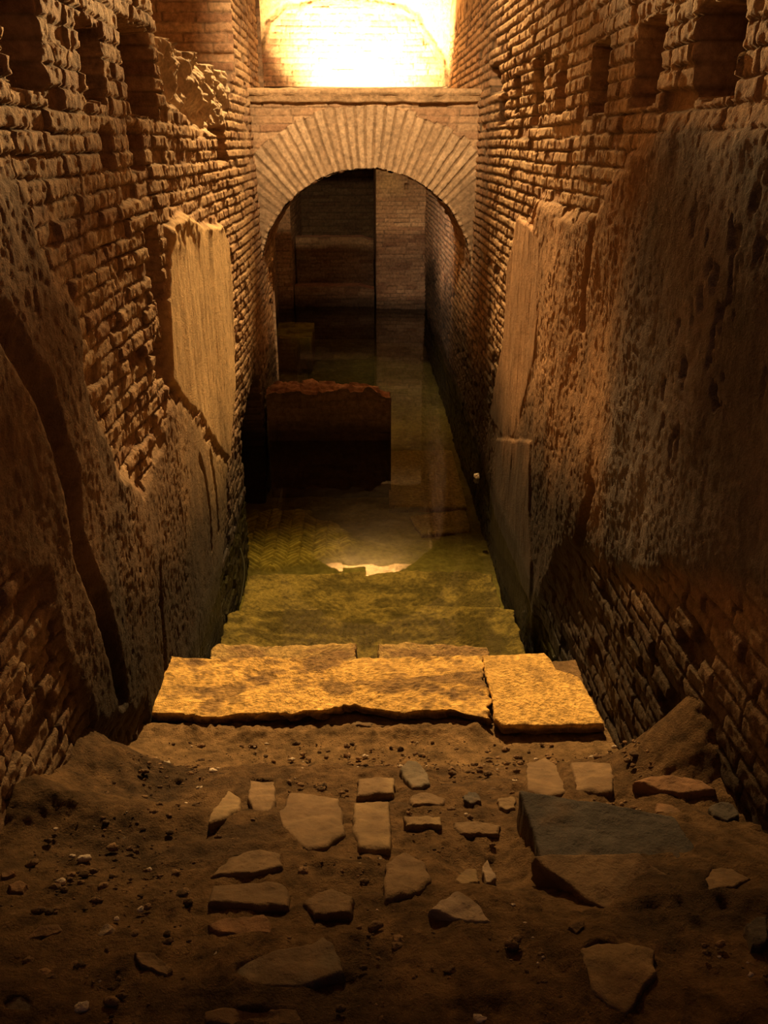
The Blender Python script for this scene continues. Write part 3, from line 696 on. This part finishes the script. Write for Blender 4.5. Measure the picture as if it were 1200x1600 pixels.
SLAB_L = [(-0.892, 2.646), (-0.884, 2.825), (-0.868, 3.028), (-0.668, 3.013), (-0.338, 3.0), (-0.036, 3.007), (0.184, 3.002), (0.351, 3.007), (0.496, 3.014), (0.493, 2.835), (0.49, 2.664), (0.47, 2.577), (0.365, 2.635), (0.115, 2.625), (-0.035, 2.677), (-0.234, 2.634), (-0.432, 2.627), (-0.627, 2.612), (-0.779, 2.635)]
SLAB_R = [(0.496, 2.999), (0.627, 3.005), (0.767, 3.012), (0.788, 2.953), (0.795, 2.882), (0.878, 2.834), (0.892, 2.682), (0.9, 2.523), (0.693, 2.524), (0.508, 2.525), (0.486, 2.572), (0.499, 2.734), (0.492, 2.866)]
o = stone('stone_slab', SLAB_L, (0.29, 0, 0), 0.036, 'trav', 'long pitted golden stone tread at the water edge, left of the joint', 'stone slab', 700, mat=M_TRAV, n=520, rings=60, rag=0.020, bumpy=0.008, edge=0.006, sidew=0.022, stains=trav_stain)
bk = stone('broken_core', [(x, y) for x, y in [(-0.86, 2.63), (-0.5, 2.60), (-0.2, 2.60), (0.1, 2.60), (0.3, 2.60), (0.47, 2.55), (0.48, 2.98), (-0.85, 3.0)]], (0.244, 0, 0), 0.08, 'brown', None, None, 720, n=400, rings=10, rag=0.035, bumpy=0.02, sidew=0.025)
m0 = bk.location.copy(); bk.parent = o; bk.location = m0 - o.location; bk['label'] = 'dark crumbling underside of the golden tread'
stone('stone_slab', SLAB_R, (0.297, 0, 0), 0.040, 'trav', 'short squarish golden stone slab at the water edge, right of the joint', 'stone slab', 730, mat=M_TRAV, n=240, rings=36, rag=0.005, bumpy=0.004, stains=lambda x, y: 0.45 * ss(0.15, 0.5, fbm(x * 7, y * 7, 731, 4)))

# treads below the slabs
stone('stone_tread', [(-0.74, 3.02), (-0.75, 3.40), (-0.71, 3.43), (-0.38, 3.42), (-0.052, 3.43), (-0.05, 3.02)], (0.085, 0, 0), 0.095, 'wettrav', 'worn pale tread just below the golden slabs, left of the gap', 'stone slab', 740, mat=M_TRAV, n=200, rings=16, rag=0.014, bumpy=0.01, stains=trav_stain)
stone('stone_tread', [(0.05, 3.02), (0.06, 3.42), (0.21, 3.43), (0.395, 3.41), (0.586, 3.39), (0.60, 3.02)], (0.085, 0, 0), 0.095, 'wettrav', 'worn pale tread just below the golden slabs, right of the gap', 'stone slab', 745, mat=M_TRAV, n=180, rings=16, rag=0.014, bumpy=0.01, stains=trav_stain)
def step(label, y0, y1, z, th, seed, x0=-0.79, x1=0.83, c='mudstep'):
    return stone('submerged_step', [(x0, y0), (x1, y0), (x1 + 0.02, y1 - 0.03), (x1 - 0.1, y1), (0.3, y1 + 0.02), (-0.3, y1 - 0.01), (x0 + 0.05, y1), (x0, y1 - 0.04)], (z, 0, 0), th, c, label, 'step', seed, mat=M_TRAV, n=300, rings=40, rag=0.016, bumpy=0.010,
                 stc=(0.085, 0.068, 0.028), stains=lambda x, y: 0.85 * ss(-0.25, 0.25, 0.5 * fbm(x * 3, y * 4, seed + 3, 3) + 0.7 * fbm(x * 11, y * 15, seed + 8, 5, 0.65)))
step('highest of three drowned steps, muddy golden and just awash', 3.03, 3.46, -0.035, 0.10, 750)
step('middle one of three drowned steps, mottled olive gold', 3.06, 4.17, -0.16, 0.17, 760)
step('lowest of three drowned steps, dull green', 3.10, 4.98, -0.36, 0.16, 770)

# paving and blocks in the channel
stone('paving_slab', [(0.24, 7.7), (0.86, 7.7), (0.85, 6.33), (0.20, 6.33)], (-0.455, 0, 0), 0.06, 'mudstep', 'large rectangular paving slab under water beside the low brick wall', 'paving slab', 780, mat=M_TRAV, n=160, rings=24, rag=0.006)
stone('paving_slab', [(0.37, 6.19), (0.83, 6.29), (0.83, 5.93), (0.65, 5.88), (0.445, 5.86), (0.40, 6.0)], (-0.482, 0, 0), 0.05, 'mudstep', 'broken paving slab with a crooked edge under water near the right wall', 'paving slab', 785, mat=M_TRAV, n=120, rings=14, rag=0.010)
stone('stone_ledge', [(-1.21, 11.98), (-0.70, 11.94), (-0.69, 10.93), (-1.16, 10.97)], (-0.03, 0, 0), 0.42, 'moss', 'yellow green rectangular block awash at the far left end of the passage', 'stone block', 790, n=120, rings=14, rag=0.006)

# ---------------------------------------------------------------- low brick wall across the channel
def box_masonry(name, x0, x1, y0, y1, z0, z1, seed, parent, res=0.010, rag=0.03, tint=1.0, mat=None, ragtop=0.03, plain=0.0):
    """five brick faces of a wall stub as one mesh"""
    obs = []
    co, qs, cl = [], [], []; base = 0
    def add(P, col, flip):
        nonlocal base
        q = grid_quads(P.shape[0], P.shape[1], flip) + base
        co.append(P.reshape(-1, 3)); cl.append(col.reshape(-1, 4)); qs.append(q); base += P.shape[0] * P.shape[1]
    xs = np.linspace(x0, x1, max(3, int((x1 - x0) / res))); ys = np.linspace(y0, y1, max(3, int((y1 - y0) / res))); zs = np.linspace(z0, z1, max(3, int((z1 - z0) / res)))
    def warp(P):
        x, y, z = P[..., 0], P[..., 1], P[..., 2]
        t = ss(z1 - 0.12, z1, z)
        rx = ragtop * fbm(x * 9 + y * 3, z * 5 + y * 9, seed + 60, 4)
        rz = ragtop * 1.3 * (fbm(x * 7, y * 11, seed + 64, 4) + 0.6 * (hsh(np.floor(x / 0.13), np.floor(y / 0.15), seed + 66) - 0.6))
        end = ss(x1 - 0.22, x1, x) * t
        return np.stack([x + 0.5 * rx * t * ss(x0, x0 + .1, x), y + 0.3 * rx * t, z + rz * t - 0.05 * end], -1)
    for (U, V, mk, fl) in [
        (xs, zs, lambda a, b, e: np.stack([a, y0 - e + 0.01, b], -1), True),
        (xs, zs, lambda a, b, e: np.stack([a, y1 + e - 0.01, b], -1), False),
        (ys, zs, lambda a, b, e: np.stack([x1 + e - 0.01 + 0 * a, a, b], -1), False),
        (ys, zs, lambda a, b, e: np.stack([x0 - e * 0 + 0 * a, a, b], -1), True)]:
        A, B_ = np.meshgrid(U, V, indexing='ij')
        e, h, m = bricks(A, B_, seed, deep=0.012, length=0.22, ragged=1.3)
        k = np.minimum(ss(U[0], U[0] + 0.02, A), ss(U[-1], U[-1] - 0.02, A)) * ss(z1, z1 - 0.02, B_)
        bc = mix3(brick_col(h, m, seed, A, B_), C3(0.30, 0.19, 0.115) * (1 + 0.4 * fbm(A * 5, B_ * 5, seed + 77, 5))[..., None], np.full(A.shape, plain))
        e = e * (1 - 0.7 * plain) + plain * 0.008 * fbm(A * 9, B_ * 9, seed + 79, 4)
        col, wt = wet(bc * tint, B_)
        add(warp(mk(A, B_, e * k + 0.01 * (1 - k))), rgba(col, 0.88 - 0.35 * wt), fl)
    A, B_ = np.meshgrid(xs, ys, indexing='ij')
    add(warp(np.stack([A, B_, np.full(A.shape, z1)], -1)), rgba(np.broadcast_to(C3(0.46, 0.25, 0.16), A.shape + (3,)) * (tint * 1.4) * (1 + 0.35 * fbm(A * 9, B_ * 9, seed + 70, 4))[..., None], np.full(A.shape, 0.88)), False)
    return quads_mesh(name, np.concatenate(co), np.concatenate(qs), np.concatenate(cl), mat or M_BRICK, parent)
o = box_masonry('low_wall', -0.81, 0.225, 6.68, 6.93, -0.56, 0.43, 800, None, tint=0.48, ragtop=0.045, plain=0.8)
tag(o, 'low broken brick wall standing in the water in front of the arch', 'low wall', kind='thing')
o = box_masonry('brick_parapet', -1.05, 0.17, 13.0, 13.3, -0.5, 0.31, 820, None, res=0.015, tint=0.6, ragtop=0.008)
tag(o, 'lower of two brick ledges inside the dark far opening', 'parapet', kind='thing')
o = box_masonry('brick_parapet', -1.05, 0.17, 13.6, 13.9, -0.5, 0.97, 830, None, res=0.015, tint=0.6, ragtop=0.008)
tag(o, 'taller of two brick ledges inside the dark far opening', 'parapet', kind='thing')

# ---------------------------------------------------------------- rubble of the stair
stone('step_stone', [(0.366, 1.545), (0.467, 1.524), (0.611, 1.489), (0.715, 1.459), (0.73, 1.34), (0.55, 1.31), (0.379, 1.325)], (0.88, 0, 0), 0.22, 'slate', 'long slate grey step stone with a sharp square end, on the right', 'step stone', 850, n=160, rings=20, rag=0.004, bumpy=0.006, edge=0.008)
stone('flagstone', [(0.347, 1.282), (0.381, 1.288), (0.564, 1.279), (0.580, 1.25), (0.616, 1.224), (0.661, 1.195), (0.659, 1.164), (0.628, 1.106), (0.597, 1.079), (0.545, 1.087), (0.43, 1.162), (0.392, 1.217), (0.36, 1.255)], (0.95, 0, 0), 0.07, 'brown', 'broad irregular flagstone lying in front of the slate step stone', 'flagstone', 860, n=160, rings=20, rag=0.005, bumpy=0.006, edge=0.01)
for k, (pts, pl, th, cl, lab) in enumerate(STONES):
    nm = 'tile_chip' if 'chip' in lab else ('stone_flake' if 'flake' in lab else ('loose_brick' if 'brick' in lab and 'lit' in lab else 'rubble_stone'))
    stone(nm, pts, pl, th, cl, lab, 'chip' if nm == 'tile_chip' else 'stone', 900 + 60 * k, n=80, rings=14, rag=0.007, bumpy=0.009, edge=0.016)

# loose grit and clods on the earth: nobody could count them
def grit():
    co, qs, cl = [], [], []; base = 0
    cube = []
    n1, n2 = 6, 8
    blocks = [np.array(p[0]) for p in STONES] + [np.array([(0.33, 1.05), (0.80, 1.05), (0.80, 1.57), (0.33, 1.57)])]
    for _ in range(2300):
        y = rng.uniform(0.85, 2.5); x = rng.uniform(-0.74, 0.80); r = 0.002 + 0.009 * rng.random() ** 4
        if any(float(poly_sd(np.array([x]), np.array([y]), p)[0]) < 0.03 for p in blocks):
            continue
        gz = float(G(np.array([x]), np.array([y]))[0])
        sd_ = rng.randrange(10 ** 6)
        t, p = np.meshgrid(np.linspace(0.05, math.pi - 0.05, n1), np.linspace(0, 2 * math.pi, n2, endpoint=False), indexing='ij')
        rr = r * (1 + 0.6 * fbm(np.cos(p) * 1.7 + t, np.sin(p) * 1.7, sd_ % 9999, 2))
        P = np.stack([x + rr * np.sin(t) * np.cos(p) * 1.3, y + rr * np.sin(t) * np.sin(p), gz + 0.004 + 0.7 * rr * np.cos(t)], -1)
        i = np.arange(n1 * n2).reshape(n1, n2) + base
        a, b = i[:-1], i[1:]
        qs.append(np.stack([a, b, np.roll(b, -1, 1), np.roll(a, -1, 1)], -1).reshape(-1, 4)); base += n1 * n2
        g = rng.random(); c = C3(0.22, 0.13, 0.065) * (0.35 + 0.9 * g) if g < 0.93 else C3(0.6, 0.48, 0.36)
        co.append(P.reshape(-1, 3)); cl.append(rgba(np.broadcast_to(c, (n1 * n2, 3)), np.full(n1 * n2, 0.9)))
    o = quads_mesh('gravel', np.concatenate(co), np.concatenate(qs), np.concatenate(cl), M_STONE)
    tag(o, 'loose grit and earth clods scattered over the ruined stair', 'gravel', kind='stuff')
grit()

# ---------------------------------------------------------------- small things
def tube(name, pts, r, mat):
    pts = np.array(pts, float); t = np.linspace(0, len(pts) - 1, 40); k = np.arange(len(pts))
    C = np.stack([np.interp(t, k, pts[:, a]) for a in range(3)], -1)
    for _ in range(12):
        C[1:-1] = 0.25 * C[:-2] + 0.5 * C[1:-1] + 0.25 * C[2:]
    T = np.gradient(C, axis=0); T /= np.linalg.norm(T, axis=1)[:, None]
    A = np.cross(T, [0, 0, 1.0]); A /= np.linalg.norm(A, axis=1)[:, None]; B_ = np.cross(T, A)
    an = np.linspace(0, 2 * math.pi, 9)
    P = C[:, None] + r * (np.cos(an)[None, :, None] * A[:, None] + np.sin(an)[None, :, None] * B_[:, None])
    return quads_mesh(name, P.reshape(-1, 3), grid_quads(40, 9), None, mat)
o = tube('cable', [(-0.815, 4.85, -0.10), (-0.80, 4.80, -0.11), (-0.765, 4.66, -0.12), (-0.745, 4.49, -0.125), (-0.735, 4.22, -0.14)], 0.005, M_CABLE)
tag(o, 'thin bent black cable under water at the foot of the left wall', 'cable')

def scrap():
    bm = bmesh.new(); bmesh.ops.create_icosphere(bm, subdivisions=3, radius=0.028)
    for v in bm.verts:
        n = float(fbm(np.array([v.co.x * 60]), np.array([v.co.y * 60 + v.co.z * 43]), 77, 3)[0])
        v.co *= 1 + 0.55 * n; v.co.z *= 0.75; v.co.x *= 0.7
    me = bpy.data.meshes.new('litter_scrap'); bm.to_mesh(me); bm.free(); me.materials.append(M_WHITE)
    o = bpy.data.objects.new('litter_scrap', me); o.location = (0.845, 5.80, 0.018); link(o)
    tag(o, 'small crumpled white scrap floating at the foot of the right wall', 'litter')
scrap()

# flood lamp hung behind the arch (seen only as a dark shape in the water's reflection)
M_METAL = material('lamp metal', flat=(0.03, 0.03, 0.03), rough=0.5, vary=0.1, bump=0.1)
def glow():
    m = bpy.data.materials.new('lamp lens'); m.use_nodes = True
    b = m.node_tree.nodes['Principled BSDF']; b.inputs['Emission Color'].default_value = (1, 0.75, 0.4, 1); b.inputs['Emission Strength'].default_value = 12
    return m
def boxm(name, size, mat, parent, loc, rot=(0, 0, 0), bev=0.01):
    bm = bmesh.new(); bmesh.ops.create_cube(bm, size=1)
    for v in bm.verts: v.co = Vector((v.co.x * size[0], v.co.y * size[1], v.co.z * size[2]))
    bmesh.ops.bevel(bm, geom=bm.edges[:], offset=bev, segments=2, affect='EDGES')
    me = bpy.data.meshes.new(name); bm.to_mesh(me); bm.free(); me.materials.append(mat)
    o = bpy.data.objects.new(name, me); link(o, parent); o.location = loc; o.rotation_euler = rot
    return o
LAMP = Vector((-0.14, 8.62, 2.35))
root = bpy.data.objects.new('flood_lamp', None); link(root); root.location = LAMP
tag(root, 'black flood lamp hung behind the arch, facing the bright upper wall', 'lamp')
boxm('housing', (0.28, 0.12, 0.26), M_METAL, root, (0, 0, 0), (math.radians(-35), 0, 0))
boxm('lens', (0.24, 0.006, 0.20), glow(), root, (0, 0.055, 0.04), (math.radians(-35), 0, 0), 0.002)
boxm('bracket', (0.04, 0.36, 0.03), M_METAL, root, (0, -0.20, 0.02))  # short bracket arm, its end just clear of the arch

# ================================================================== LIGHT
def spot(name, loc, target, power, size, blend, colr, radius):
    l = bpy.data.lights.new(name, 'SPOT'); l.energy = power; l.spot_size = math.radians(size); l.spot_blend = blend
    l.color = colr; l.shadow_soft_size = radius
    o = bpy.data.objects.new(name, l); link(o); o.location = loc
    o.rotation_euler = (Vector(target) - Vector(loc)).to_track_quat('-Z', 'Y').to_euler()
    return o
WARM = (1.0, 0.62, 0.24)
spot('wall_flood', LAMP + Vector((0.0, 0.13, 0.14)), (0.08, 9.9, 3.55), 3300, 88, 0.9, (1.0, 0.68, 0.30), 0.08)
LP = Vector((0.22, 7.55, 3.75))
def down(a, side=-0.03): return LP + Vector((side, -math.cos(math.radians(a)), -math.sin(math.radians(a))))
SP = Vector((0.12, 8.2, 5.9))
spot('stair_flood', SP, SP + Vector((-0.02, -math.cos(math.radians(52)), -math.sin(math.radians(52)))), 4400, 40, 0.8, WARM, 0.06)
spot('corridor_flood', LP, down(-5, -0.08), 5000, 52, 0.9, WARM, 0.05)
spot('pier_fill', LP, (-0.86, 6.75, 2.35), 150, 40, 0.8, WARM, 0.04)  # extra unseen spot, added to brighten the wall strip before the arch
spot('arch_spot', (-0.1, 4.4, 4.0), (0.0, 7.2, 2.55), 720, 55, 0.9, (1.0, 0.66, 0.33), 0.05)
spot('shaft_fill', (-0.85, 8.6, 2.55), (0.94, 10.3, 0.9), 190, 80, 0.9, (1.0, 0.74, 0.52), 0.06)  # added fill light, no lamp seen there; brightens the right passage wall
w = bpy.data.worlds.new('World'); scene.world = w; w.use_nodes = True
w.node_tree.nodes['Background'].inputs['Color'].default_value = (0.55, 0.68, 1.0, 1)
w.node_tree.nodes['Background'].inputs['Strength'].default_value = 0.03

# ================================================================== CAMERA
cam = bpy.data.cameras.new('Camera'); co = bpy.data.objects.new('Camera', cam); link(co)
co.location = (0, 0, CAM_Z)
psi = math.atan(35 * math.cos(math.radians(24)) / 1294)
co.rotation_euler = (math.radians(90 - 24), 0, -psi)
cam.sensor_fit = 'VERTICAL'; cam.sensor_height = 36; cam.lens = 36 * 1294 / 1600
cam.clip_start = 0.02
scene.camera = co
vs = scene.view_settings
vs.view_transform = 'Standard'; vs.look = 'None'; vs.gamma = 1; vs.use_curve_mapping = False
vs.exposure = 0.0
